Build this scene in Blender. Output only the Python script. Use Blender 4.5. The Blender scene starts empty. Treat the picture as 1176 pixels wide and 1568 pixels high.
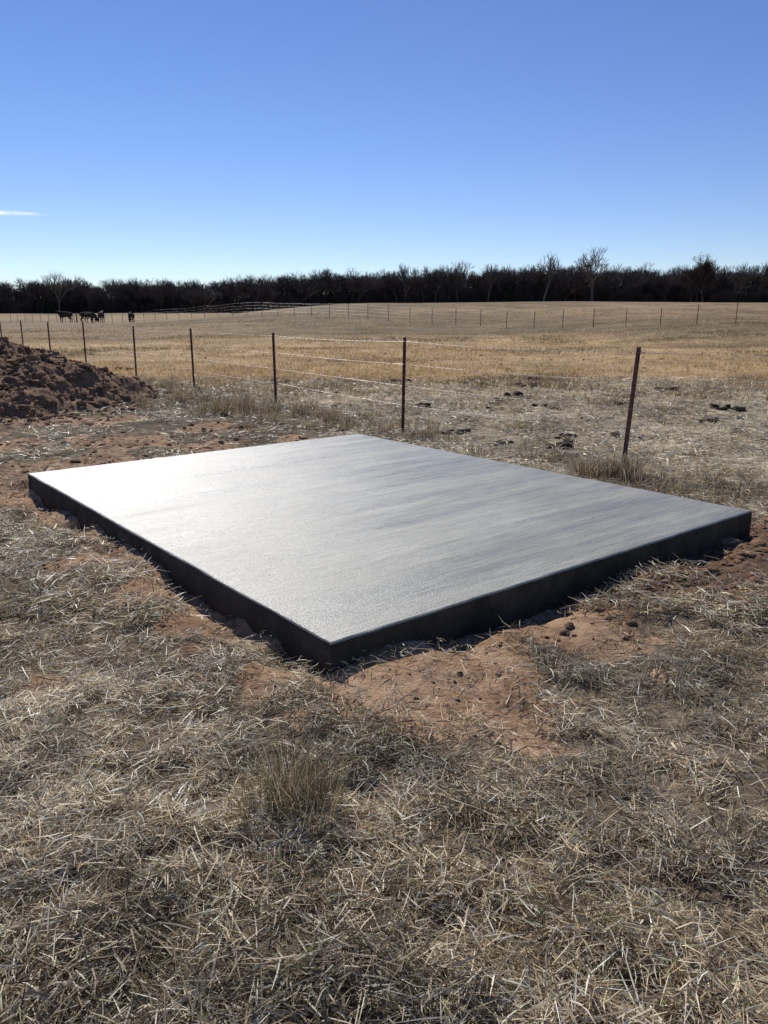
import bpy, math, numpy as np
from math import radians
rng = np.random.default_rng(7)
scene = bpy.context.scene

# ---------------------------------------------------------------- helpers
def ss(a, b, x):
    t = np.clip((x - a) / (b - a), 0, 1)
    return t * t * (3 - 2 * t)

def hsh(ix, iy, s):
    v = np.sin(ix * 127.1 + iy * 311.7 + s * 74.7) * 43758.5453
    return v - np.floor(v)

def vn(x, y, s=0):
    x = np.asarray(x, float); y = np.asarray(y, float)
    ix = np.floor(x); iy = np.floor(y)
    fx = x - ix; fy = y - iy
    fx = fx * fx * (3 - 2 * fx); fy = fy * fy * (3 - 2 * fy)
    a = hsh(ix, iy, s); b = hsh(ix + 1, iy, s); c = hsh(ix, iy + 1, s); d = hsh(ix + 1, iy + 1, s)
    return (a * (1 - fx) + b * fx) * (1 - fy) + (c * (1 - fx) + d * fx) * fy

def fbm(x, y, s=0, o=4):
    r = 0; a = .5; t = 0
    for i in range(o):
        r = r + a * vn(x * 2 ** i + 13.3 * i, y * 2 ** i + 7.1 * i, s + i); t += a; a *= .5
    return r / t

def link(o, parent=None):
    scene.collection.objects.link(o)
    if parent: o.parent = parent
    return o

def empty(name, loc=(0, 0, 0)):
    e = bpy.data.objects.new(name, None); e.location = loc
    e.empty_display_size = .3
    return link(e)

def mesh_np(name, V, F, mat=None, col=None, smooth=False, attrs=None):
    me = bpy.data.meshes.new(name)
    V = np.asarray(V, np.float32); F = np.asarray(F, np.int32)
    n, k = F.shape
    me.vertices.add(len(V)); me.vertices.foreach_set("co", V.ravel())
    me.loops.add(n * k); me.loops.foreach_set("vertex_index", F.ravel())
    me.polygons.add(n); me.polygons.foreach_set("loop_start", np.arange(0, n * k, k, dtype=np.int32))
    me.update(calc_edges=True)
    if smooth:
        me.polygons.foreach_set("use_smooth", np.ones(n, bool))
    if col is not None:
        a = me.attributes.new("col", 'FLOAT_COLOR', 'POINT')
        c = np.ones((len(V), 4), np.float32); c[:, :3] = col
        a.data.foreach_set("color", c.ravel())
    if attrs:
        for kx, vx in attrs.items():
            a = me.attributes.new(kx, 'FLOAT', 'POINT')
            a.data.foreach_set("value", np.asarray(vx, np.float32))
    if mat: me.materials.append(mat)
    return me

def tubes(p0, p1, r0, r1, n=3):
    p0 = np.asarray(p0, float); p1 = np.asarray(p1, float)
    r0 = np.asarray(r0, float); r1 = np.asarray(r1, float)
    d = p1 - p0; d /= (np.linalg.norm(d, axis=1, keepdims=True) + 1e-9)
    ref = np.where(np.abs(d[:, 2:3]) > .9, np.array([[1., 0, 0]]), np.array([[0, 0, 1.]]))
    u = np.cross(d, ref); u /= np.linalg.norm(u, axis=1, keepdims=True); v = np.cross(d, u)
    m = len(p0); V = np.zeros((m, 2, n, 3))
    for i in range(n):
        a = 2 * math.pi * i / n
        o = u * math.cos(a) + v * math.sin(a)
        V[:, 0, i] = p0 + o * r0[:, None]; V[:, 1, i] = p1 + o * r1[:, None]
    base = (np.arange(m) * 2 * n)[:, None]
    F = []
    for i in range(n):
        j = (i + 1) % n
        F.append(np.stack([base[:, 0] + i, base[:, 0] + j, base[:, 0] + n + j, base[:, 0] + n + i], 1))
    return V.reshape(-1, 3), np.concatenate(F)

# ---------------------------------------------------------------- materials
def newmat(name):
    m = bpy.data.materials.new(name); m.use_nodes = True
    nt = m.node_tree; b = nt.nodes["Principled BSDF"]
    return m, nt, b

def noise(nt, vec, scale, detail=4, rough=.55):
    n = nt.nodes.new("ShaderNodeTexNoise"); n.inputs["Scale"].default_value = scale
    n.inputs["Detail"].default_value = detail; n.inputs["Roughness"].default_value = rough
    if vec is not None: nt.links.new(vec, n.inputs["Vector"])
    return n.outputs["Fac"]

def maprange(nt, val, a, b, c, d):
    n = nt.nodes.new("ShaderNodeMapRange")
    for i, x in zip(("From Min", "From Max", "To Min", "To Max"), (a, b, c, d)): n.inputs[i].default_value = x
    nt.links.new(val, n.inputs["Value"]); return n.outputs["Result"]

def math_(nt, op, a, b):
    n = nt.nodes.new("ShaderNodeMath"); n.operation = op
    for i, x in enumerate((a, b)):
        if isinstance(x, (int, float)): n.inputs[i].default_value = x
        else: nt.links.new(x, n.inputs[i])
    return n.outputs[0]

def mixc(nt, fac, a, b, mode='MIX'):
    n = nt.nodes.new("ShaderNodeMix"); n.data_type = 'RGBA'; n.blend_type = mode
    for s, x in ((0, fac), (6, a), (7, b)):
        if isinstance(x, (int, float)): n.inputs[s].default_value = x
        elif isinstance(x, tuple): n.inputs[s].default_value = (*x, 1)
        else: nt.links.new(x, n.inputs[s])
    return n.outputs[2]

def pos(nt):
    return nt.nodes.new("ShaderNodeNewGeometry").outputs["Position"]

def vscale(nt, col, fac):
    n = nt.nodes.new("ShaderNodeVectorMath"); n.operation = 'SCALE'
    nt.links.new(col, n.inputs[0]); nt.links.new(fac, n.inputs["Scale"]); return n.outputs[0]

def bump(nt, b, h, strength, dist):
    n = nt.nodes.new("ShaderNodeBump"); n.inputs["Strength"].default_value = strength
    n.inputs["Distance"].default_value = dist; nt.links.new(h, n.inputs["Height"])
    nt.links.new(n.outputs[0], b.inputs["Normal"]); return n

# ground
m_ground, nt, b = newmat("pasture_ground")
P = pos(nt)
at = nt.nodes.new("ShaderNodeAttribute"); at.attribute_name = "col"
da = nt.nodes.new("ShaderNodeAttribute"); da.attribute_name = "dirt"
n1 = noise(nt, P, .35, 5, .6); n2 = noise(nt, P, 2.3, 5, .6); n3 = noise(nt, P, 22, 5, .7); n4 = noise(nt, P, 140, 3, .7)
f = math_(nt, 'MULTIPLY', maprange(nt, n1, .3, .7, .65, 1.35), maprange(nt, n2, .3, .7, .65, 1.35))
f = math_(nt, 'MULTIPLY', f, maprange(nt, n3, .3, .7, .55, 1.45))
f = math_(nt, 'MULTIPLY', f, maprange(nt, n4, .3, .7, .7, 1.3))
grass = vscale(nt, at.outputs["Color"], f)
dcol = mixc(nt, maprange(nt, n3, .34, .6, 0, 1), (.13, .073, .042), (.40, .25, .145))
dcol = mixc(nt, maprange(nt, n2, .42, .62, 0, .7), dcol, (.54, .37, .235))
dcol = vscale(nt, dcol, maprange(nt, n4, .3, .7, .78, 1.2))
dsh = nt.nodes.new("ShaderNodeAttribute"); dsh.attribute_name = "damp"
dcol = mixc(nt, dsh.outputs["Fac"], dcol, vscale(nt, mixc(nt, maprange(nt, n3, .35, .6, 0, 1), (.075, .045, .03), (.21, .125, .075)), maprange(nt, n2, .3, .7, .8, 1.3)))
dm = math_(nt, 'ADD', da.outputs["Fac"], maprange(nt, n3, .3, .7, -.38, .38))
c = mixc(nt, maprange(nt, dm, .35, .65, 0, 1), grass, dcol)
nt.links.new(c, b.inputs["Base Color"]); b.inputs["Roughness"].default_value = .95
b.inputs["Specular IOR Level"].default_value = .1
hh = math_(nt, 'ADD', math_(nt, 'MULTIPLY', n3, 1.0), math_(nt, 'MULTIPLY', n4, .35))
bump(nt, b, hh, .8, .03)

def straw_mat(name, trans=.45):
    m, nt, b = newmat(name)
    at = nt.nodes.new("ShaderNodeAttribute"); at.attribute_name = "col"
    nt.links.new(at.outputs["Color"], b.inputs["Base Color"])
    b.inputs["Roughness"].default_value = .45; b.inputs["Specular IOR Level"].default_value = .38
    tr = nt.nodes.new("ShaderNodeBsdfTranslucent"); nt.links.new(at.outputs["Color"], tr.inputs["Color"])
    mx = nt.nodes.new("ShaderNodeMixShader"); mx.inputs[0].default_value = trans
    out = nt.nodes["Material Output"]
    nt.links.new(b.outputs[0], mx.inputs[1]); nt.links.new(tr.outputs[0], mx.inputs[2]); nt.links.new(mx.outputs[0], out.inputs[0])
    return m
m_straw = straw_mat("dry_straw", .35)
m_tuft = straw_mat("dry_grass", .4)

def soil(name, dark, light):
    m, nt, b = newmat(name); P = pos(nt)
    a1 = noise(nt, P, 5, 5, .6); a2 = noise(nt, P, 40, 5, .7)
    c = mixc(nt, maprange(nt, a1, .38, .64, 0, 1), dark, light)
    c = vscale(nt, c, maprange(nt, a2, .3, .7, .55, 1.4))
    nt.links.new(c, b.inputs["Base Color"]); b.inputs["Roughness"].default_value = .95
    b.inputs["Specular IOR Level"].default_value = .1
    bump(nt, b, a2, 1, .03); return m
m_clod = soil("red_clay_soil", (.14, .082, .052), (.36, .225, .135))
m_mound = soil("dark_red_soil", (.16, .092, .056), (.35, .215, .128))
m_pat = soil("dung_dark", (.035, .027, .02), (.09, .07, .05))

# concrete : damp, broom-dragged along the short side
m_con, nt, b = newmat("fresh_concrete")
P = pos(nt)
def stretched(sx_, sy_):
    mp = nt.nodes.new("ShaderNodeMapping"); mp.vector_type = 'TEXTURE'
    mp.inputs["Rotation"].default_value = (0, 0, radians(38)); mp.inputs["Scale"].default_value = (sx_, sy_, 1)
    nt.links.new(P, mp.inputs["Vector"]); return mp.outputs[0]
st = noise(nt, stretched(7, .8), 2.6, 5, .65)
stb = noise(nt, stretched(12, .8), 11.0, 4, .65)
st2 = noise(nt, stretched(9, 1), 60, 3, .6)
bl = noise(nt, P, 1.1, 5, .6); gr = noise(nt, P, 130, 3, .75); gr2 = noise(nt, P, 40, 3, .7)
c = mixc(nt, maprange(nt, bl, .35, .65, 0, 1), (.232, .224, .180), (.290, .283, .232))
c = vscale(nt, c, maprange(nt, st, .35, .65, .86, 1.14))
c = vscale(nt, c, maprange(nt, stb, .35, .65, .87, 1.13))
c = vscale(nt, c, maprange(nt, st2, .35, .65, .88, 1.12))
c = vscale(nt, c, maprange(nt, gr, .3, .7, .74, 1.26))
nt.links.new(c, b.inputs["Base Color"])
r = math_(nt, 'ADD', maprange(nt, st, .35, .65, .34, .50), maprange(nt, gr2, .3, .7, -.04, .05))
r = math_(nt, 'ADD', r, maprange(nt, stb, .35, .65, -.06, .06))
nt.links.new(r, b.inputs["Roughness"])
b.inputs["Specular IOR Level"].default_value = .5
h = math_(nt, 'ADD', math_(nt, 'MULTIPLY', gr, .75), math_(nt, 'MULTIPLY', gr2, .4))
h = math_(nt, 'ADD', h, math_(nt, 'MULTIPLY', st2, 1.1))
h = math_(nt, 'ADD', h, math_(nt, 'MULTIPLY', stb, 1.3))
h = math_(nt, 'ADD', h, math_(nt, 'MULTIPLY', st, 1.4))
bump(nt, b, h, .65, .0055)

m_conside_shaded, nt, b = newmat("formed_concrete_side_shaded"); P = pos(nt)
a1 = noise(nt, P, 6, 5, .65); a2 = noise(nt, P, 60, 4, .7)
c = mixc(nt, maprange(nt, a1, .36, .64, 0, 1), (.045, .038, .028), (.085, .071, .052))  # wet grey formed face, with its shade baked into the dark base colour
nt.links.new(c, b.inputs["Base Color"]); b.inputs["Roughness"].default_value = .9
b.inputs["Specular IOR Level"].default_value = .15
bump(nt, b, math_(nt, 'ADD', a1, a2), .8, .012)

m_post, nt, b = newmat("rusty_red_steel"); P = pos(nt)
a = noise(nt, P, 18, 5, .65)
c = mixc(nt, maprange(nt, a, .4, .62, 0, 1), (.11, .034, .028), (.18, .08, .058))
nt.links.new(c, b.inputs["Base Color"]); b.inputs["Roughness"].default_value = .7
m_wire, nt, b = newmat("galvanised_wire"); P = pos(nt)
a = noise(nt, P, 3, 3, .6)
c = mixc(nt, maprange(nt, a, .4, .6, 0, 1), (.28, .26, .24), (.52, .50, .48))
nt.links.new(c, b.inputs["Base Color"])
b.inputs["Metallic"].default_value = .4; b.inputs["Roughness"].default_value = .45

def bark(name, c0, c1):
    m, nt, b = newmat(name); P = pos(nt)
    a = noise(nt, P, .25, 4, .6)
    c = mixc(nt, maprange(nt, a, .35, .65, 0, 1), c0, c1)
    nt.links.new(c, b.inputs["Base Color"]); b.inputs["Roughness"].default_value = .95
    b.inputs["Specular IOR Level"].default_value = .1
    return m
m_bark = bark("winter_bark", (.06, .048, .045), (.125, .10, .09))
m_bark2 = bark("pale_bark", (.15, .125, .105), (.20, .17, .14))
m_brush = bark("winter_brush", (.045, .036, .033), (.10, .078, .066))
m_cedar = bark("cedar_foliage", (.018, .025, .012), (.035, .045, .022))
m_leaf = bark("dead_oak_leaves", (.055, .032, .024), (.09, .05, .035))
m_cow, nt, b = newmat("black_hide"); P = pos(nt)
a = noise(nt, P, 12, 3, .6)
nt.links.new(mixc(nt, a, (.008, .007, .006), (.014, .012, .01)), b.inputs["Base Color"]); b.inputs["Roughness"].default_value = .85
b.inputs["Specular IOR Level"].default_value = .12
m_wood, nt, b = newmat("weathered_wood"); P = pos(nt)
nt.links.new(mixc(nt, noise(nt, P, 15, 4, .6), (.05, .04, .03), (.14, .11, .09)), b.inputs["Base Color"]); b.inputs["Roughness"].default_value = .9

# ---------------------------------------------------------------- slab geometry
CN = np.array([-.229, 3.031]); CL = np.array([-3.151, 6.569]); CF = np.array([-.30, 8.812]); CR = np.array([2.651, 5.279])
poly = np.array([CN, CR, CF, CL])   # ccw

def slab_d(x, y):
    x = np.asarray(x, float); y = np.asarray(y, float)
    dmin = np.full(x.shape, 1e9); inside = np.ones(x.shape, bool)
    for i in range(4):
        a = poly[i]; c = poly[(i + 1) % 4]; e = c - a; L = e @ e
        t = np.clip(((x - a[0]) * e[0] + (y - a[1]) * e[1]) / L, 0, 1)
        dd = np.hypot(x - a[0] - t * e[0], y - a[1] - t * e[1]); dmin = np.minimum(dmin, dd)
        inside &= (e[0] * (y - a[1]) - e[1] * (x - a[0])) > 0
    return np.where(inside, -dmin, dmin)

def fence_d(x, y):
    return ((x - .24) * .78 + (y - 9.8) * .62)

blobs = [(.32, 2.95, .52), (.52, 2.60, .36), (1.0, 3.45, .40), (1.6, 4.0, .50), (2.15, 4.5, .50), (2.75, 4.9, .45), (3.1, 5.15, .42),
         (-1.39, 2.90, .15), (-.86, 3.15, .14), (-.50, 3.0, .2), (-1.0, 3.6, .2), (-1.35, 4.0, .28), (-1.75, 4.5, .27), (-3.1, 6.1, .34),
         (-3.8, 6.9, .8), (-3.0, 7.6, .7), (-1.9, 8.4, .6), (-1.0, 9.0, .45), (-4.8, 8.6, .8), (-3.2, 9.3, .7), (-5.6, 10.6, 1.2), (-2.2, 10.0, .5), (-6.4, 9.0, .8), (-4.0, 10.9, .6), (1.2, 3.0, .14)]
def dirtm(x, y):
    d = slab_d(x, y)
    nz = (fbm(x * 2.3, y * 2.3, 3, 5) - .5)
    m = ss(.30, .05, d + nz * .8)
    for bx, by, br in blobs:
        q = np.hypot(x - bx, y - by) / br + nz * 2.1
        m = np.maximum(m, ss(1.2, .6, q))
    return m
def dampm(x, y):
    nz = (fbm(x * 3.1, y * 3.1, 17, 4) - .5)
    r_ = ss(1.15, .7, np.hypot(x - 1.55, y - 3.98) / .55 + nz)
    r_ = np.maximum(r_, ss(1.15, .7, np.hypot(x - 2.2, y - 4.5) / .55 + nz))
    r_ = np.maximum(r_, ss(1.15, .7, np.hypot(x - 2.9, y - 5.0) / .4 + nz))
    r_ = np.maximum(r_, ss(1.1, .7, np.hypot(x + .86, y - 3.13) / .12 + nz))
    bk = ss(6.3, 7.5, y) * ss(.5, -1, x) * ss(.42, .6, fbm(x * 1.2, y * 1.2, 19, 4))
    return np.clip(np.maximum(r_, bk * .9), 0, 1)

def H(x, y):
    x = np.asarray(x, float); y = np.asarray(y, float)
    m = ss(-34, 0, x)
    L = 1.1 * ss(105, 185, y) - .15 * ss(40, 100, y)
    early = .75 * ss(8, 22, x) * ss(28, 46, y)
    R = early + (2.45 - early) * ss(48, 95, y)
    z = L * (1 - m) + R * m
    far = ss(40, 90, np.hypot(x, y))
    z = z + (fbm(x * .04, y * .04, 11, 3) - .5) * .5 * far
    near = 1 - ss(30, 60, np.hypot(x, y))
    z = z + near * ((fbm(x * .7, y * .7, 5, 4) - .5) * .07 + (fbm(x * 4, y * 4, 6, 3) - .5) * .035)
    fd = fence_d(x, y)
    z = z + near * ss(.5, 3, fd) * (fbm(x * 1.6, y * 1.6, 8, 3) - .5) * .11
    d = slab_d(x, y)
    dmk = dirtm(x, y)
    lft = np.maximum(ss(-.5, -2.5, x), .7 * ss(1.0, 1.6, x))
    z = z + dmk * ((fbm(x * 5, y * 5, 21, 5) - .45) * (.055 + .055 * lft))
    z = z - .06 * ss(.26, .05, d) + .02 * ss(.1, .3, d) * ss(.7, .35, d) * fbm(x * 3, y * 3, 33, 3) * 2
    z = z + .08 * ss(.28, .0, d) * ss(.45, .72, fbm(x * 2.6, y * 2.6, 36, 4))
    z = z + .045 * ss(.7, .3, np.hypot(x - 1.75, y - 3.95) / .9)
    z = np.where(d < -.1, np.minimum(z, -.08), z)
    return z

def axis(lo, hi, step, far, g=1.13):
    a = list(np.arange(lo, hi + 1e-6, step))
    s = step; v = a[-1]; r = []
    while v < far: s *= g; v += s; r.append(v)
    s = step; v = a[0]; l = []
    while v > -far: s *= g; v -= s; l.append(v)
    return np.array(l[::-1] + a + r)
xs = axis(-6.5, 6, .033, 3000); ys = axis(.6, 12.5, .033, 3000)
X, Y = np.meshgrid(xs, ys); X = X.ravel(); Y = Y.ravel()
Z = H(X, Y)
nx, ny = len(xs), len(ys)
i = np.arange(nx - 1)[None, :] + (np.arange(ny - 1) * nx)[:, None]; i = i.ravel()
F = np.stack([i, i + 1, i + nx + 1, i + nx], 1)

def gcol(x, y):
    fd = fence_d(x, y); r = np.hypot(x, y)
    yard = np.array([.185, .143, .095]); trod = np.array([.36, .30, .21]); gold = np.array([.40, .275, .14]); brown = np.array([.25, .175, .10])
    c = np.ones(x.shape + (3,)) * yard
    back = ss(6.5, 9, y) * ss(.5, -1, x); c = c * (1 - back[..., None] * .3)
    t = ss(-.3, .8, fd)[..., None]; c = c * (1 - t) + trod * t
    nz = (fbm(x * .12, y * .12, 40, 3) - .5)
    t = ss(15, 22, r + nz * 14)[..., None]; c = c * (1 - t) + gold * t
    t = ss(38, 55, r + nz * 25)[..., None]; c = c * (1 - t) + brown * t
    w = fbm(x * .03 + 5, y * .12, 44, 4)[..., None]
    t = (ss(.45, .62, w[..., 0]) * ss(30, 60, r))[..., None] * .6
    c = c * (1 - t) + np.array([.32, .225, .125]) * t
    w2 = fbm(x * .05 + 25, y * .2, 46, 4)
    t = (ss(.48, .62, w2) * ss(20, 40, r))[..., None] * .65
    c = c * (1 - t) + np.array([.14, .108, .06]) * t
    return c
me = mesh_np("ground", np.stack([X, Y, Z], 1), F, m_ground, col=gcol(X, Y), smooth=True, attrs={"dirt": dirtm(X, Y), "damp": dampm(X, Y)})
link(bpy.data.objects.new("ground", me))

def build_slab():
    n = 46
    base = []
    for k in range(4):
        a = poly[k]; c = poly[(k + 1) % 4]
        for j in range(n): base.append(a + (c - a) * j / n)
    base = np.array(base); M = len(base)
    nrm = []
    for k in range(4):
        e = poly[(k + 1) % 4] - poly[k]; nn = np.array([e[1], -e[0]]) / np.linalg.norm(e)
        for j in range(n): nrm.append(nn)
    nrm = np.array(nrm)
    for k in range(4):
        nrm[k * n] = (nrm[k * n] + nrm[k * n - 1]) * .5
    s = np.arange(M)
    jit = (vn(s * .7, s * 0, 3) - .5) * .008
    prof = [(-.16, .004), (0.0, .006), (.07, .002), (.118, .0), (.130, -.001), (.137, -.005), (.140, -.012)]
    V = []
    for zi, (z, o) in enumerate(prof):
        jj = jit + (vn(s * .9, s * 0 + zi * 1.7, 9) - .5) * (.010 if zi < 3 else .0022)
        p = base + nrm * (o + jj)[:, None]
        V.append(np.column_stack([p, np.full(M, z)]))
    V = np.concatenate(V)
    me = bpy.data.meshes.new("slab"); faces = []
    for r in range(len(prof) - 1):
        for q in range(M):
            w = (q + 1) % M; faces.append((r * M + q, r * M + w, (r + 1) * M + w, (r + 1) * M + q))
    top = (len(prof) - 1) * M
    faces.append(tuple(range(top, top + M)))
    me.from_pydata(V.tolist(), [], faces)
    me.materials.append(m_con); me.materials.append(m_conside_shaded)
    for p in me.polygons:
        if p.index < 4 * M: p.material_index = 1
    me.update()
    link(bpy.data.objects.new("concrete_slab", me))
build_slab()

# ---------------------------------------------------------------- blades
def blades(x, y, z, ln, wd, az, pitch, bend, col):
    n = len(x)
    p0 = np.stack([x, y, z], 1)
    def dirv(a, p): return np.stack([np.cos(a) * np.cos(p), np.sin(a) * np.cos(p), np.sin(p)], 1)
    a2 = az + bend * rng.normal(0, 1, n) * .6
    d1 = dirv(az, pitch); d2 = dirv(a2, pitch - bend)
    p1 = p0 + d1 * (ln * .5)[:, None]; p2 = p1 + d2 * (ln * .5)[:, None]
    roll = rng.uniform(-1.2, 1.2, n)
    side = np.stack([-np.sin(az), np.cos(az), np.zeros(n)], 1)
    up = np.cross(d1, side)
    w = side * np.cos(roll)[:, None] + up * np.sin(roll)[:, None]
    w = w * (wd * .5)[:, None]
    V = np.stack([p0 - w, p0 + w, p1 - w, p1 + w, p2 - w * .35, p2 + w * .35], 1).reshape(-1, 3)
    bI = np.arange(n) * 6
    F = np.concatenate([np.stack([bI, bI + 1, bI + 3, bI + 2], 1), np.stack([bI + 2, bI + 3, bI + 5, bI + 4], 1)])
    C = np.repeat(col, 6, axis=0)
    return V, F, C

pal = np.array([[.70, .58, .375], [.86, .77, .58], [.51, .39, .235], [.30, .21, .12], [.56, .50, .40], [.15, .11, .07], [.25, .26, .12]])
def pick(n, w):
    w = np.array(w, float); w /= w.sum()
    c = pal[rng.choice(len(pal), n, p=w)]
    return np.clip(c * rng.uniform(.78, 1.22, (n, 1)), 0, .9)

def scatter_straw(n, y0, y1, xw0, xw1, lnr, wdr):
    yy = y0 + (y1 - y0) * rng.uniform(0, 1, n)
    hw = xw0 + (xw1 - xw0) * (yy - y0) / (y1 - y0)
    xx = rng.uniform(-1, 1, n) * hw
    d = slab_d(xx, yy); dm_ = dirtm(xx, yy)
    patch = fbm(xx * 1.3, yy * 1.3, 50, 4)
    clump = fbm(xx * 7, yy * 7, 51, 3)
    back = ss(6.5, 9, yy) * ss(.5, -1, xx) * (fence_d(xx, yy) < 0)
    keep = (d > .03) & (rng.uniform(0, 1, n) > dm_ * .93) & (rng.uniform(0, 1, n) < .3 + 1.5 * ss(.33, .65, patch)) & (rng.uniform(0, 1, n) < .12 + 1.6 * ss(.34, .6, clump))
    keep &= np.hypot(xx + 7.3, yy - 13.3) > 2.4
    keep &= rng.uniform(0, 1, n) > back * .5
    xx, yy, patch, clump, d, back = xx[keep], yy[keep], patch[keep], clump[keep], d[keep], back[keep]; n = len(xx)
    ln = rng.uniform(*lnr, n) * (1 + .7 * (rng.uniform(0, 1, n) > .92)); wd = rng.uniform(*wdr, n)
    near = ss(.0, .25, d)
    ln *= .5 + .5 * near
    az = rng.uniform(0, 2 * math.pi, n)
    lie = rng.uniform(0, 1, n) < .8
    pitch = np.where(lie, rng.normal(.08, .16, n), rng.uniform(.4, 1.3, n))
    ln = np.where(lie, ln, ln * .6)
    bend = rng.normal(.1, .25, n)
    z = H(xx, yy) + np.where(lie, rng.uniform(0, .045, n) * (.3 + 1.2 * clump) * (.5 + patch), -.002)
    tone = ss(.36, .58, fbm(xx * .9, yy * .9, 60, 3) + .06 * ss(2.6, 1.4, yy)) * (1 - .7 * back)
    c1 = pick(n, [4, 4.2, 3.2, 1.3, 3, 1.2, .2]); c2 = pick(n, [2.5, 1.2, 3.6, 3.5, 2.2, 3.5, 2.2])
    c = np.where((rng.uniform(0, 1, n) < tone)[:, None], c1, c2)
    sh = .64 + .5 * ss(.3, .62, fbm(xx * 2.6, yy * 2.6, 66, 4))
    c = np.clip(c * sh[:, None], 0, .88)
    return blades(xx, yy, z, ln, wd, az, pitch, bend, c)

def join(parts):
    V = []; F = []; C = []; off = 0
    for v, f_, c_ in parts:
        V.append(v); F.append(f_ + off); C.append(c_); off += len(v)
    return np.concatenate(V), np.concatenate(F), np.concatenate(C)
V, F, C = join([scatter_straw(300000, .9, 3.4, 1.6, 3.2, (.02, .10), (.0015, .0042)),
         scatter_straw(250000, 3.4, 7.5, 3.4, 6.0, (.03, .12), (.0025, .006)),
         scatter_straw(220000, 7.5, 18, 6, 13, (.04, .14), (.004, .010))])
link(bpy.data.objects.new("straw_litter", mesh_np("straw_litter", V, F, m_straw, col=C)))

def tufts(cx, cy, rad, num, hgt, wd, weights, lean=.35):
    xx = []; yy = []; hh = []; aa = []
    for X0, Y0, R, NN, HH in zip(cx, cy, rad, num, hgt):
        rr = R * np.sqrt(rng.uniform(0, 1, NN)); th = rng.uniform(0, 6.283, NN)
        xx.append(X0 + rr * np.cos(th)); yy.append(Y0 + rr * np.sin(th))
        hh.append(HH * rng.uniform(.4, 1.1, NN)); aa.append(th + rng.normal(0, .8, NN))
    xx = np.concatenate(xx); yy = np.concatenate(yy); hh = np.concatenate(hh); aa = np.concatenate(aa)
    k = slab_d(xx, yy) > .03; xx, yy, hh, aa = xx[k], yy[k], hh[k], aa[k]
    n = len(xx)
    pitch = math.pi / 2 - np.abs(rng.normal(0, lean, n))
    return blades(xx, yy, H(xx, yy) - .005, hh, rng.uniform(*wd, n), aa, pitch, np.abs(rng.normal(.3, .3, n)), pick(n, weights) * .75)
TP = []
TP.append(tufts([-.30, -.22, -.38, -.27, -.35, -.18], [2.10, 2.0, 2.02, 2.18, 1.95, 2.1], [.08, .08, .08, .10, .09, .05], [260, 170, 160, 180, 130, 70], [.27, .2, .2, .15, .1, .16], (.0013, .0028), [1.5, .3, 3, 3.5, .3, 4, 3.5], .32))
nt_ = 260
tx = rng.uniform(-3, 3, nt_); ty = rng.uniform(1.2, 5, nt_); k = (dirtm(tx, ty) < .3)
TP.append(tufts(tx[k], ty[k], rng.uniform(.03, .12, k.sum()), rng.integers(30, 120, k.sum()), rng.uniform(.03, .10, k.sum()), (.0015, .003), [1.5, .5, 3, 4.5, 1, 4, 2.5], .55))
s_ = rng.uniform(-5.5, 26, 300)
fx = .24 - .623 * s_ + rng.normal(0, .22, 300) - .1; fy = 9.8 + .782 * s_ + rng.normal(0, .22, 300)
k = fbm(s_ * .8, s_ * 0, 70, 2) > .46
fx, fy = fx[k], fy[k]
DW = [1.5, .3, 3, 4, 1.2, 4, .5]
TP.append(tufts(fx, fy, rng.uniform(.06, .18, len(fx)), rng.integers(30, 90, len(fx)), rng.uniform(.07, .19, len(fx)), (.003, .005), DW, .4))
for (cx, cy, n, sp, hg) in [(-2.3, 11.7, 22, .4, .30), (-1.3, 11.2, 16, .4, .2), (2.1, 7.1, 14, .22, .24), (2.9, 6.5, 12, .3, .17), (-3.6, 13.2, 18, .7, .22), (-.5, 10.2, 10, .35, .15), (3.6, 5.9, 9, .3, .15)]:
    TP.append(tufts(cx + rng.normal(0, sp, n), cy + rng.normal(0, sp * .6, n), rng.uniform(.06, .14, n), rng.integers(50, 120, n), hg * rng.uniform(.6, 1.2, n), (.003, .005), DW, .33))
V, F, C = join(TP)
link(bpy.data.objects.new("dry_grass_tufts", mesh_np("dry_grass_tufts", V, F, m_tuft, col=C)))

n = 300000
u = rng.uniform(0, 1, n); rr = 12 * (75 / 12) ** u
th = rng.uniform(-.62, .62, n)
xx = rr * np.sin(th); yy = rr * np.cos(th)
fd = fence_d(xx, yy)
dn = fbm(xx * .35, yy * .35, 80, 4); cl = fbm(xx * 2.5, yy * 2.5, 81, 3)
keep = (fd > .3) & (rng.uniform(0, 1, n) < ss(11, 21, rr + (fbm(xx * .12, yy * .12, 40, 3) - .5) * 12) * (.25 + .9 * ss(.38, .6, dn)) * (.15 + ss(.35, .6, cl)) + .05)
xx, yy, rr, dn = xx[keep], yy[keep], rr[keep], dn[keep]; n = len(xx)
g = rng.uniform(.04, .13, n) * (.5 + .9 * dn)
az = rng.uniform(0, 6.283, n); wd = .004 + rr * .0002
z = H(xx, yy) - .01
w = np.stack([np.cos(az), np.sin(az), az * 0], 1) * wd[:, None]
p = np.stack([xx, yy, z], 1)
tip = p + np.stack([rng.normal(0, .5, n) * g, rng.normal(0, .5, n) * g, g], 1)
V = np.stack([p - w, p + w, tip], 1).reshape(-1, 3)
F = np.arange(n * 3).reshape(-1, 3)
goldp = np.array([[.50, .35, .17], [.42, .29, .14], [.54, .40, .22], [.24, .165, .085]])
tint = fbm(xx * .08, yy * .25, 85, 3)
c = goldp[rng.integers(0, 4, n)] * rng.uniform(.7, 1.05, (n, 1)) * (.55 + .75 * ss(.35, .62, tint))[:, None]
link(bpy.data.objects.new("pasture_grass", mesh_np("pasture_grass", V, F, m_tuft, col=np.repeat(c, 3, axis=0))))

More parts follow.
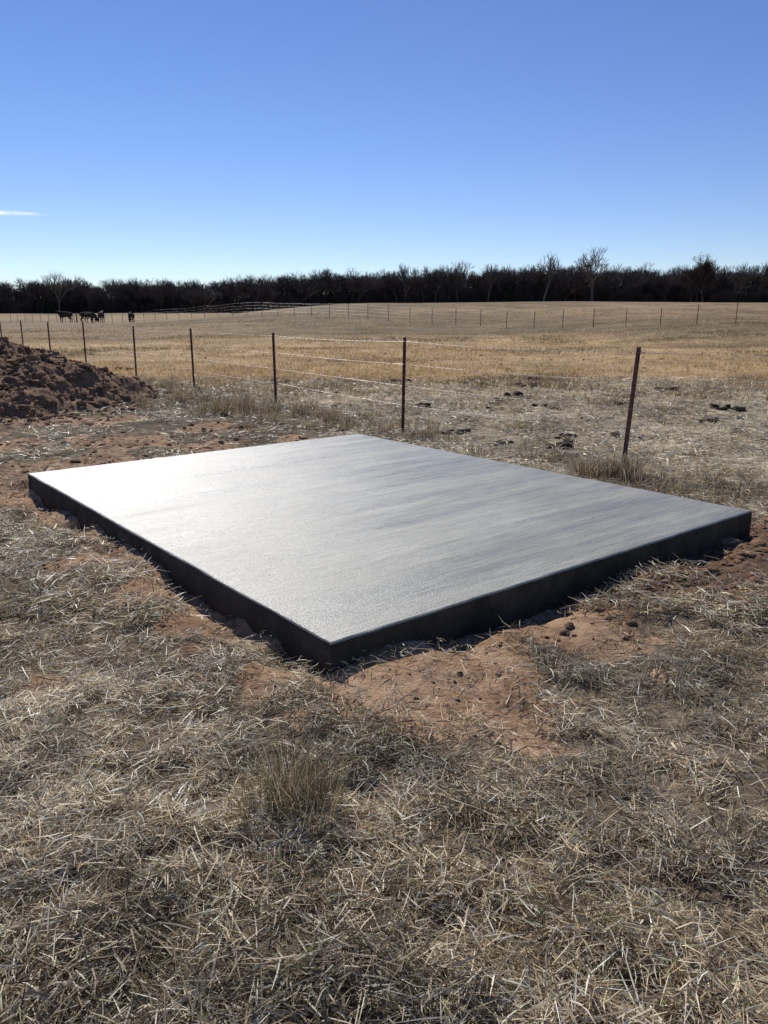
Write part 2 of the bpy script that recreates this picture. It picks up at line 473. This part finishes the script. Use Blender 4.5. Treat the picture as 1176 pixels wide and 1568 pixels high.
# ---------------------------------------------------------------- clods
import bmesh
def icos(s):
    bm = bmesh.new(); bmesh.ops.create_icosphere(bm, subdivisions=s, radius=1)
    a = np.array([v.co[:] for v in bm.verts]); f = np.array([[v.index for v in q.verts] for q in bm.faces]); bm.free(); return a, f
ico, icf = icos(2); ico1, icf1 = icos(1)
def lumps(x, y, z, r, flat=.65, low=False, rough=.35):
    B, Fc = (ico1, icf1) if low else (ico, icf)
    n = len(x); m = len(B)
    sc = np.stack([rng.uniform(.6, 1.5, n), rng.uniform(.6, 1.5, n), rng.uniform(.5, 1.1, n) * flat], 1)
    P = B[None] * (1 + rng.uniform(-rough, rough, (n, m, 1))) * sc[:, None]
    a = rng.uniform(0, 6.28, n); ca, sa = np.cos(a)[:, None], np.sin(a)[:, None]
    Q = np.stack([P[..., 0] * ca - P[..., 1] * sa, P[..., 0] * sa + P[..., 1] * ca, P[..., 2]], 2) * r[:, None, None]
    Q += np.stack([x, y, z], 1)[:, None]
    Fq = (Fc[None] + (np.arange(n) * m)[:, None, None]).reshape(-1, 3)
    return Q.reshape(-1, 3), Fq
n = 60000
xx = rng.uniform(-7, 4, n); yy = rng.uniform(2, 12, n)
k = (dirtm(xx, yy) * (.3 + fbm(xx * 3, yy * 3, 90, 3)) * (.6 + .6 * dampm(xx, yy)) > rng.uniform(.25, 1.1, n)) & (slab_d(xx, yy) > .04)
xx, yy = xx[k], yy[k]; n = len(xx)
frontc = (yy < 3.7)
r = .004 + .013 * rng.uniform(0, 1, n) ** 4 + .02 * (rng.uniform(0, 1, n) > np.where(frontc, 1.1, .985))
V1, F1 = lumps(xx, yy, H(xx, yy) + r * .1, r, low=True)
L = [(1.35, 4.02), (1.5, 4.1), (1.62, 3.95), (1.25, 3.85), (1.8, 4.25), (2.2, 4.65), (.88, 3.42), (.92, 3.5), (-.86, 3.13), (-.82, 3.16), (-.90, 3.10), (1.7, 4.0), (2.4, 4.6)]
lx = np.array([a for a, _ in L]); ly = np.array([a for _, a in L])
ex = rng.uniform(-6.5, -.6, 900); ey = rng.uniform(7.0, 11.5, 900); kk = (dirtm(ex, ey) > .5) & (slab_d(ex, ey) > .12) & (rng.uniform(0, 1, 900) < .5)
e2x = rng.uniform(.8, 3.4, 420); e2y = rng.uniform(3.2, 5.3, 420); k2 = (dirtm(e2x, e2y) > .4) & (slab_d(e2x, e2y) > .10) & (dampm(e2x, e2y) > .35)
lx = np.concatenate([lx, ex[kk], e2x[k2]]); ly = np.concatenate([ly, ey[kk], e2y[k2]])
lr = np.where(lx > 0, .010 + .034 * rng.uniform(0, 1, len(lx)) ** 1.8, rng.uniform(.018, .045, len(lx)))
V2, F2 = lumps(lx, ly, H(lx, ly) + lr * .05, lr, rough=.22)
link(bpy.data.objects.new("soil_clods", mesh_np("soil_clods", np.concatenate([V1, V2]), np.concatenate([F1, F2 + len(V1)]), m_clod)))
D = [(.886, 9.74, 1.3), (1.99, 8.8, 1.2), (2.28, 9.38, 1), (.57, 12.75, 1.5), (1.55, 16.2, 2), (2.3, 13.9, 1.4), (3.1, 15.6, 1.9), (2.63, 12.15, 1.3), (-2.2, 16.5, 2.2), (5.4, 12.1, 1.5), (2.99, 9.3, 1), (1.4, 8.9, .8), (4.0, 12.9, 1.2), (-7, 20.3, 2), (1.9, 13.2, 1.3), (.3, 16.8, 1.6), (3.4, 17.5, 1.6), (5.6, 15.1, 1.6), (4.6, 10.7, .9)]
px = []; py = []; pr = []
for a, b_, s in D:
    for q in range(rng.integers(4, 8)):
        px.append(a + rng.normal(0, .10 * s)); py.append(b_ + rng.normal(0, .08 * s)); pr.append(rng.uniform(.03, .07) * s ** .7)
m_ = 170
qx = rng.uniform(-8, 14, m_); qy = rng.uniform(8.5, 28, m_); kk = fence_d(qx, qy) > .8
px = np.array(px + list(qx[kk])); py = np.array(py + list(qy[kk])); pr = np.array(pr + list(rng.uniform(.015, .05, kk.sum())))
V3, F3 = lumps(px, py, H(px, py) + pr * .25, pr, flat=.6)
link(bpy.data.objects.new("dung_clumps", mesh_np("dung_clumps", V3, F3, m_pat)))

# dirt mound
mx, my, mr = -7.2, 13.3, 3.15
gx = np.linspace(-mr, mr, 210); GX, GY = np.meshgrid(gx, gx); GX = GX.ravel(); GY = GY.ravel()
rr = np.hypot(GX * .95, GY * 1.05) / mr + (fbm(GX * 1.1, GY * 1.1, 101, 3) - .5) * .35
hz = 1.26 * np.clip(1 - rr * 1.06, 0, 1) ** .98
hz = hz * (1 + (fbm(GX * 1.8, GY * 1.8, 102, 4) - .5) * .5) + (fbm(GX * 5, GY * 5, 103, 5) - .5) * .18 * ss(1.0, .7, rr)
Zm = H(GX + mx, GY + my) + hz - .05 * ss(.8, 1.0, rr) - .02
nn = 210; i = (np.arange(nn - 1)[None] + (np.arange(nn - 1) * nn)[:, None]).ravel()
mv = np.stack([GX + mx, GY + my, Zm], 1)
me1 = np.stack([i, i + 1, i + nn + 1, i + nn], 1)
T = np.concatenate([me1[:, [0, 1, 2]], me1[:, [0, 2, 3]]])
ci = rng.choice(len(GX), 7000); ci = ci[(rr[ci] < 1.1)]
cr = .010 + .06 * rng.uniform(0, 1, len(ci)) ** 6
V4, F4 = lumps(mv[ci, 0], mv[ci, 1], np.maximum(mv[ci, 2], H(mv[ci, 0], mv[ci, 1])) + cr * .2, cr, flat=.8)
link(bpy.data.objects.new("dirt_mound", mesh_np("dirt_mound", np.concatenate([mv, V4]), np.concatenate([T, F4 + len(mv)]), m_mound)))

# ---------------------------------------------------------------- fences
def tpost_mesh(h=1.2, s=1.0):
    t = .006 * s; w = .022 * s; d = .036 * s
    prof = [(-w, 0), (w, 0), (w, t), (t / 2, t), (t / 2, d), (-t / 2, d), (-t / 2, t), (-w, t)]
    V = []; Fc = []
    for z in (-.3, h):
        for p in prof: V.append((p[0], p[1], z))
    for k in range(8):
        j = (k + 1) % 8; Fc.append((k, j, 8 + j, 8 + k))
    Fc.append(tuple(range(8, 16)))
    z = .08
    while z < h - .02:
        o = len(V)
        for a in (0, 1):
            for (qx_, qz) in ((-.005, 0), (.005, 0), (.005, .012), (-.005, .012)):
                V.append((qx_ * s, -.007 * s * a - .0005, z + qz))
        Fc += [(o + 4, o + 5, o + 6, o + 7), (o, o + 1, o + 5, o + 4), (o + 1, o + 2, o + 6, o + 5), (o + 2, o + 3, o + 7, o + 6), (o + 3, o, o + 4, o + 7)]
        z += .054
    me = bpy.data.meshes.new("t_post"); me.from_pydata(V, [], Fc); me.materials.append(m_post); me.update()
    return me
post_me = tpost_mesh()

def fence(name, pts, heights, strands, rad, barb=True):
    root = empty(name, (pts[0][0], pts[0][1], 0))
    tops = []
    ang = math.atan2(pts[-1][1] - pts[0][1], pts[-1][0] - pts[0][0])
    for k, ((x, y), hsc) in enumerate(zip(pts, heights)):
        o = bpy.data.objects.new("t_post_%d" % k, post_me); z = float(H(x, y))
        o.location = (x - pts[0][0], y - pts[0][1], z); o.scale = (1, 1, hsc)
        lean = (rng.normal(0, .012), rng.normal(0, .018)); rz = ang + math.pi / 2 + rng.normal(0, .15)
        if barb and k == 2: lean = (0, .05); rz = 0
        o.rotation_euler = (lean[0], lean[1], rz); link(o, root)
        dx_ = .05 if (barb and k == 2) else 0
        tops.append((x, y, z, hsc, dx_))
    P0 = []; P1 = []
    for st_ in strands:
        for k in range(len(tops) - 1):
            A_, B_ = tops[k], tops[k + 1]
            a = np.array([A_[0] + A_[4] * st_, A_[1] - .01, A_[2] + st_ * A_[3]]); c = np.array([B_[0] + B_[4] * st_, B_[1] - .01, B_[2] + st_ * B_[3]])
            sag = rng.uniform(.0, .03); t = np.linspace(0, 1, 9)
            p = a + (c - a) * t[:, None]; p[:, 2] -= sag * 4 * t * (1 - t)
            P0.append(p[:-1]); P1.append(p[1:])
            if barb:
                for q in np.arange(.03, 1, .04):
                    b0 = a + (c - a) * q; b0[2] -= sag * 4 * q * (1 - q)
                    for _ in range(2):
                        dv = rng.normal(0, 1, 3); dv /= np.linalg.norm(dv)
                        P0.append((b0 - dv * .011)[None]); P1.append((b0 + dv * .011)[None])
    P0 = np.concatenate(P0); P1 = np.concatenate(P1)
    P0[:, 0] -= pts[0][0]; P0[:, 1] -= pts[0][1]; P1[:, 0] -= pts[0][0]; P1[:, 1] -= pts[0][1]
    V, Fq = tubes(P0, P1, np.full(len(P0), rad), np.full(len(P0), rad), 4)
    link(bpy.data.objects.new("wire_strands", mesh_np("wire", V, Fq, m_wire)), root)
    return root
pts = [(6.9, 3.0), (4.68, 5.25), (2.39, 7.45), (.24, 9.8), (-1.83, 12.9), (-3.92, 15.8), (-5.9, 18.3), (-8.07, 20.9), (-10.08, 23.4), (-12.1, 26), (-14.1, 28.7)]
p = pts[-1]
for k in range(7): p = (p[0] - 2.07, p[1] + 2.62); pts.append(p)
fence("barbed_wire_fence", pts, [1, 1, .995, 1.01, .98, .99, 1.0, 1.0, .99] + [1] * 9, [.36, .60, .87, 1.15], .0021)
a = np.array([20.9, 46.5]); dv = np.array([-47.7, 41.5]); dv /= np.linalg.norm(dv)
pts2 = [tuple(a + dv * (k * 2.27)) for k in range(-12, 44)]
fence("barbed_wire_fence", pts2, list(rng.uniform(.93, 1.1, len(pts2))), [.35, .6, .85, 1.1], .004, barb=False)

V, Fq = tubes([[0, 0, -.3], [0, 0, 1.25]], [[0, 0, 1.25], [0, 0, 1.27]], [.1, .09], [.09, .05], 8)
o = link(bpy.data.objects.new("wooden_post", mesh_np("wooden_post", V, Fq, m_wood))); o.location = (-41.6, 106, float(H(-41.6, 106)))

# ---------------------------------------------------------------- cattle
def cow(loc, heading, graze, scale=1.0):
    if graze: head = [((.80, 0, .98), .2), ((1.02, 0, .62), .14), ((1.12, 0, .38), .13), ((1.25, 0, .12), .075)]
    else: head = [((.82, 0, 1.22), .2), ((1.05, 0, 1.38), .14), ((1.22, 0, 1.34), .12), ((1.46, 0, 1.17), .075)]
    v = [(0, 0, .98)]; r = [(.30, .36)]; e = []
    def chain(start, items):
        q = start
        for it, rad in items:
            v.append(it); r.append((rad, rad) if not isinstance(rad, tuple) else rad); e.append((q, len(v) - 1)); q = len(v) - 1
        return q
    sh = chain(0, [((.3, 0, 1.0), (.29, .36)), ((.58, 0, 1.04), (.25, .32))])
    rump = chain(0, [((-.35, 0, 1.03), (.29, .33)), ((-.65, 0, 1.08), (.25, .27))])
    chain(rump, [((-.85, 0, 1.1), .16), ((-.95, 0, 1.12), .04), ((-1.0, 0, .8), .028), ((-.98, 0, .5), .04)])
    hq = chain(sh, head); poll = hq - 1
    for s in (1, -1):
        chain(sh, [((.55, .2 * s, .82), .12), ((.56, .2 * s, .45), .062), ((.54, .2 * s, .12), .042), ((.58, .2 * s, .02), .055)])
        chain(rump, [((-.62, .2 * s, .85), .17), ((-.50, .22 * s, .66), .11), ((-.76, .21 * s, .43), .06), ((-.70, .21 * s, .12), .042), ((-.66, .21 * s, .02), .055)])
        pp = v[poll]; chain(poll, [((pp[0] - .05, .22 * s, pp[2] + .0), .035)])
    me = bpy.data.meshes.new("cow"); me.from_pydata(v, e, []); me.materials.append(m_cow)
    o = bpy.data.objects.new("black_cow", me); link(o)
    o.modifiers.new("skin", 'SKIN')
    for k, dd in enumerate(me.skin_vertices[0].data):
        dd.radius = r[k]; dd.use_root = (k == 0)
    sb = o.modifiers.new("sub", 'SUBSURF'); sb.levels = 2; sb.render_levels = 2
    o.location = (loc[0], loc[1], float(H(*loc))); o.rotation_euler = (0, 0, heading); o.scale = (scale,) * 3
for args in [((-42.9, 105.5), radians(172), False, 1.08), ((-40.2, 106), radians(5), True, 1.05), ((-38.6, 107), radians(100), False, 1.08), ((-39.2, 104.6), radians(60), True, 1.0), ((-34.2, 106), radians(-80), True, 1.08)]:
    cow(*args)

# ---------------------------------------------------------------- trees
def gen_tree(seed, Ht, spread=1.0, depth=6, trunk=.26, r0=.26, tw=.02):
    rg = np.random.default_rng(seed)
    p0s = []; p1s = []; ra = []; rb = []
    stack = [(np.zeros(3), np.array([rg.normal(0, .06), rg.normal(0, .06), 1.]), Ht * trunk, r0, 0)]
    while stack:
        p, d, L, r, k = stack.pop()
        d = d / np.linalg.norm(d); ns = 2 if k < 5 else 1
        q = p
        for s in range(ns):
            d = d + rg.normal(0, .13, 3); d[2] += .05; d /= np.linalg.norm(d)
            q2 = q + d * L / ns; rr_ = max(r * (1 - .22 * (s + 1) / ns), tw)
            p0s.append(q); p1s.append(q2); ra.append(max(r * (1 - .22 * s / ns), tw)); rb.append(rr_ if k < depth else tw * .4)
            q = q2
            if k >= 2 and k < depth:
                for _ in range(2):
                    dd = d + rg.normal(0, .6, 3); dd[2] += .15; stack.append((q * .6 + (q - d * L / ns) * .4, dd, L * .5, max(r * .4, tw), max(k + 2, depth - 1)))
        if k < depth:
            nc = 3 if (k < 2 or rg.random() < .45) else 2
            ph = rg.uniform(0, 6.28)
            for c_ in range(nc):
                ph += 6.283 / nc + rg.normal(0, .4)
                a = rg.uniform(.3, .72) * spread
                ref = np.array([math.cos(ph), math.sin(ph), 0])
                side = ref - d * (ref @ d); side /= np.linalg.norm(side) + 1e-6
                nd = d * math.cos(a) + side * math.sin(a); nd[2] += .12
                stack.append((q, nd, L * rg.uniform(.66, .9), r * .78 * rg.uniform(.65, .9), k + 1))
    p0s = np.array(p0s); p1s = np.array(p1s); s = Ht / p1s[:, 2].max()
    p0s[:, 2] *= s; p1s[:, 2] *= s
    return p0s, p1s, np.array(ra), np.array(rb)
def tree_mesh(name, mat, *a, **k):
    p0, p1, ra, rb = gen_tree(*a, **k)
    V, Fq = tubes(p0, p1, ra, rb, 3)
    return mesh_np(name, V, Fq, mat), p1
variants = []
for k in range(10):
    variants.append(tree_mesh("bare_tree_mesh", m_bark, 100 + k, 10.0, spread=[.85, 1.0, .95, .75][k % 4], trunk=[.22, .28, .25][k % 3], r0=.2, tw=[.023, .028][k % 2])[0])
def brush_mesh(seed, hgt, n=5500, W=11, Dp=3.5):
    rg = np.random.default_rng(seed)
    x = rg.uniform(-W / 2, W / 2, n); y = rg.uniform(-Dp / 2, Dp / 2, n)
    loc = hgt * (.45 + .8 * fbm(x * .6 + seed * 7, y * .3, seed, 3))
    z0 = rg.uniform(0, 1, n) ** 1.3 * loc * .8
    L = rg.uniform(.4, 1.7, n); w = rg.uniform(.02, .06, n)
    d = np.stack([rg.normal(0, .3, n), rg.normal(0, .3, n), rg.uniform(.5, 1.2, n)], 1); d /= np.linalg.norm(d, axis=1, keepdims=True)
    p = np.stack([x, y, z0], 1); az = rg.uniform(0, 6.28, n)
    wv = np.stack([np.cos(az), np.sin(az), az * 0], 1) * w[:, None]
    V = np.stack([p - wv, p + wv, p + d * L[:, None]], 1).reshape(-1, 3)
    return mesh_np("winter_brush_mesh", V, np.arange(3 * n).reshape(-1, 3), m_brush)
brushes = [brush_mesh(s, 4.8) for s in (1, 2, 3, 4)]
root = empty("distant_tree_line", (0, 190, 0))
def tgt_height(x):
    return np.interp(x, [-170, -95, -70, -45, -33, -25, -10, 20, 40, 60, 80, 110, 170], [7.6, 7.4, 7.4, 7.5, 8.8, 9.5, 9.0, 9.4, 9.8, 10.1, 9.7, 9.2, 9])
cnt = 0
for row, yb in enumerate([180, 186, 192, 199, 207, 216]):
    x = -165 + rng.uniform(0, 4)
    while x < 165:
        xj = x; yj = yb + rng.normal(0, 2.0)
        grp = .90 + .20 * float(vn(xj * .11, 3.3, 5))
        hsc = float(tgt_height(xj)) / 10 * rng.uniform(.72, 1.08) * grp * (1 + .02 * row)
        o = bpy.data.objects.new("bare_tree_%d" % cnt, variants[rng.integers(0, 10)]); cnt += 1
        o.location = (xj, yj - 190, float(H(xj, yj)) - .1); ws = rng.uniform(.75, 1.15) * (.55 + .45 * hsc)
        o.scale = (ws, ws, hsc); o.rotation_euler = (0, 0, rng.uniform(0, 6.28)); link(o, root)
        x += rng.uniform(1.7, 4.2)
    x = -165
    while x < 165:
        yj = yb + rng.normal(1.5, 1.2)
        o = bpy.data.objects.new("brush_%d" % cnt, brushes[rng.integers(0, 4)]); cnt += 1
        o.location = (x, yj - 190, float(H(x, yj)) - .2); o.scale = (rng.choice([-1, 1]) * 1.0, 1, rng.uniform(.6, 1.1) * float(tgt_height(x)) / 8.8); link(o, root)
        x += rng.uniform(4.5, 7)

def lone(name, mat, x, y, Ht, seed, **k):
    me, tips = tree_mesh(name, mat, seed, Ht, **k)
    o = bpy.data.objects.new(name, me); o.location = (x, y, float(H(x, y)) - .1); link(o); return o, tips
lone("bare_oak_tree", m_bark2, 46.5, 176, 13.0, 501, spread=1.25, depth=6, trunk=.22, r0=.38, tw=.032)
lone("bare_oak_tree", m_bark2, 36.0, 178, 11.8, 507, spread=1.1, depth=6, trunk=.2, r0=.3, tw=.03)
lone("bare_oak_tree", m_bark2, -73.5, 178, 9.6, 505, spread=.75, depth=5, trunk=.3, r0=.25, tw=.028)
lone("bare_oak_tree", m_bark, 87.5, 178, 10.2, 513, spread=1.1, depth=6, trunk=.22, r0=.3, tw=.028)
lone("bare_oak_tree", m_bark, 17.0, 178, 10.1, 521, spread=1.0, depth=6, trunk=.22, r0=.26, tw=.026)
o, tips = lone("leafy_oak_tree", m_bark, 71.5, 177, 11.2, 509, spread=1.0, depth=5, trunk=.24, r0=.3)
rg = np.random.default_rng(5)
tp = tips[tips[:, 2] > 3]; tp = tp[rg.choice(len(tp), 12000)] + rg.normal(0, .28, (12000, 3))
d1 = rg.normal(0, .11, (12000, 3)); d2 = rg.normal(0, .11, (12000, 3))
V = np.stack([tp, tp + d1, tp + d2], 1).reshape(-1, 3)
link(bpy.data.objects.new("leaves", mesh_np("leaves", V, np.arange(36000).reshape(-1, 3), m_leaf)), o)
def cedar(seed, Ht, W):
    rg = np.random.default_rng(seed); n = 5000
    t = rg.uniform(0, 1, n) ** .8; a = rg.uniform(0, 6.28, n)
    rad = W * (1 - t) ** .75 * (.55 + .45 * rg.uniform(0, 1, n)) * (.8 + .4 * vn(a * 1.5, t * 7, seed))
    p = np.stack([rad * np.cos(a), rad * np.sin(a), .2 + t * (Ht - .2)], 1)
    d1 = rg.normal(0, .12, (n, 3)); d2 = rg.normal(0, .12, (n, 3)) + np.array([0, 0, .1])
    V = np.stack([p, p + d1, p + d2], 1).reshape(-1, 3)
    V2, F2 = tubes([[0, 0, -.2]], [[0, 0, Ht * .9]], [.12], [.03], 5)
    T = np.concatenate([F2[:, [0, 1, 2]], F2[:, [0, 2, 3]]])
    return mesh_np("cedar_mesh", np.concatenate([V, V2]), np.concatenate([np.arange(3 * n).reshape(-1, 3), T + 3 * n]), m_cedar)
for (x, y, h_, w_) in [(-90, 172, 4.2, 1.6), (-74, 173, 3.4, 1.3), (-12, 176, 3.4, 1.5), (28, 176, 3.6, 1.5)]:
    o = bpy.data.objects.new("cedar_tree", cedar(int(x + 200), h_, w_)); o.location = (x, y, float(H(x, y)) - .05); link(o)

# ---------------------------------------------------------------- cirrus wisp
m_cloud = bpy.data.materials.new("ice_cloud"); m_cloud.use_nodes = True; nt = m_cloud.node_tree; nt.nodes.clear()
out = nt.nodes.new("ShaderNodeOutputMaterial"); tr = nt.nodes.new("ShaderNodeBsdfTransparent"); tl = nt.nodes.new("ShaderNodeBsdfTranslucent"); tl.inputs[0].default_value = (.95, .95, .95, 1)
df = nt.nodes.new("ShaderNodeBsdfDiffuse"); df.inputs[0].default_value = (.95, .95, .95, 1)
m1 = nt.nodes.new("ShaderNodeMixShader"); m1.inputs[0].default_value = .2; nt.links.new(tl.outputs[0], m1.inputs[1]); nt.links.new(df.outputs[0], m1.inputs[2])
tc = nt.nodes.new("ShaderNodeTexCoord"); sx = nt.nodes.new("ShaderNodeSeparateXYZ"); nt.links.new(tc.outputs["Generated"], sx.inputs[0])
def tent(o_):
    a_ = math_(nt, 'SUBTRACT', o_, .5); b2 = nt.nodes.new("ShaderNodeMath"); b2.operation = 'ABSOLUTE'; nt.links.new(a_, b2.inputs[0])
    return maprange(nt, b2.outputs[0], 0, .5, 1, 0)
al = math_(nt, 'MULTIPLY', tent(sx.outputs[0]), tent(sx.outputs[2]))
nz_ = noise(nt, tc.outputs["Object"], .012, 4, .6)
al = math_(nt, 'MULTIPLY', al, maprange(nt, nz_, .3, .7, .3, 1.6)); al = math_(nt, 'MINIMUM', al, .7)
m2 = nt.nodes.new("ShaderNodeMixShader"); nt.links.new(al, m2.inputs[0]); nt.links.new(tr.outputs[0], m2.inputs[1]); nt.links.new(m1.outputs[0], m2.inputs[2]); nt.links.new(m2.outputs[0], out.inputs[0])
gx = np.linspace(-260, 260, 24); gz = np.linspace(-12, 12, 5); A, B = np.meshgrid(gx, gz); A = A.ravel(); B = B.ravel()
V = np.stack([A, 30 * np.sin(A * .01), B * (1.1 - np.abs(A) / 300) - A * .03 + 3 * np.sin(A * .02)], 1)
i = (np.arange(23)[None] + (np.arange(4) * 24)[:, None]).ravel()
o = link(bpy.data.objects.new("cirrus_cloud", mesh_np("cirrus", V, np.stack([i, i + 1, i + 25, i + 24], 1), m_cloud, smooth=True)))
o.location = (-1890, 4000, 466)

# ---------------------------------------------------------------- light, sky, camera
EL, AZ = 38, -20
sun = bpy.data.lights.new("sun", 'SUN'); sun.energy = 5.0; sun.angle = radians(.5); sun.color = (1, .95, .87)
so = link(bpy.data.objects.new("sun", sun))
from mathutils import Vector
sd = Vector((math.sin(radians(AZ)) * math.cos(radians(EL)), math.cos(radians(AZ)) * math.cos(radians(EL)), math.sin(radians(EL))))
so.rotation_euler = sd.to_track_quat('Z', 'Y').to_euler(); so.location = (-10, 20, 30)
w = bpy.data.worlds.new("World"); scene.world = w; w.use_nodes = True; nt = w.node_tree
bg = nt.nodes["Background"]; sky = nt.nodes.new("ShaderNodeTexSky"); sky.sky_type = 'NISHITA'; sky.sun_disc = False
sky.sun_elevation = radians(EL); sky.sun_rotation = radians(AZ); sky.air_density = 1.0; sky.dust_density = .0; sky.ozone_density = 1.6; sky.altitude = 1200
hs = nt.nodes.new("ShaderNodeHueSaturation"); hs.inputs["Saturation"].default_value = 1.12; hs.inputs["Hue"].default_value = .508
nt.links.new(sky.outputs[0], hs.inputs["Color"])
tint = nt.nodes.new("ShaderNodeMix"); tint.data_type = 'RGBA'; tint.blend_type = 'MULTIPLY'; tint.inputs[0].default_value = 1
nt.links.new(hs.outputs[0], tint.inputs[6]); tint.inputs[7].default_value = (.93, .98, 1.2, 1)
nt.links.new(tint.outputs[2], bg.inputs[0]); bg.inputs[1].default_value = .088
cam = bpy.data.cameras.new("camera"); co = link(bpy.data.objects.new("camera", cam))
cam.sensor_fit = 'VERTICAL'; cam.angle = 2 * math.atan(784 / 1162); cam.clip_end = 12000; cam.clip_start = .05
co.location = (0, 0, 1.535); co.rotation_euler = (radians(90 - 14.9), 0, 0)
scene.camera = co
scene.view_settings.view_transform = 'Standard'; scene.view_settings.look = 'None'; scene.view_settings.exposure = 0
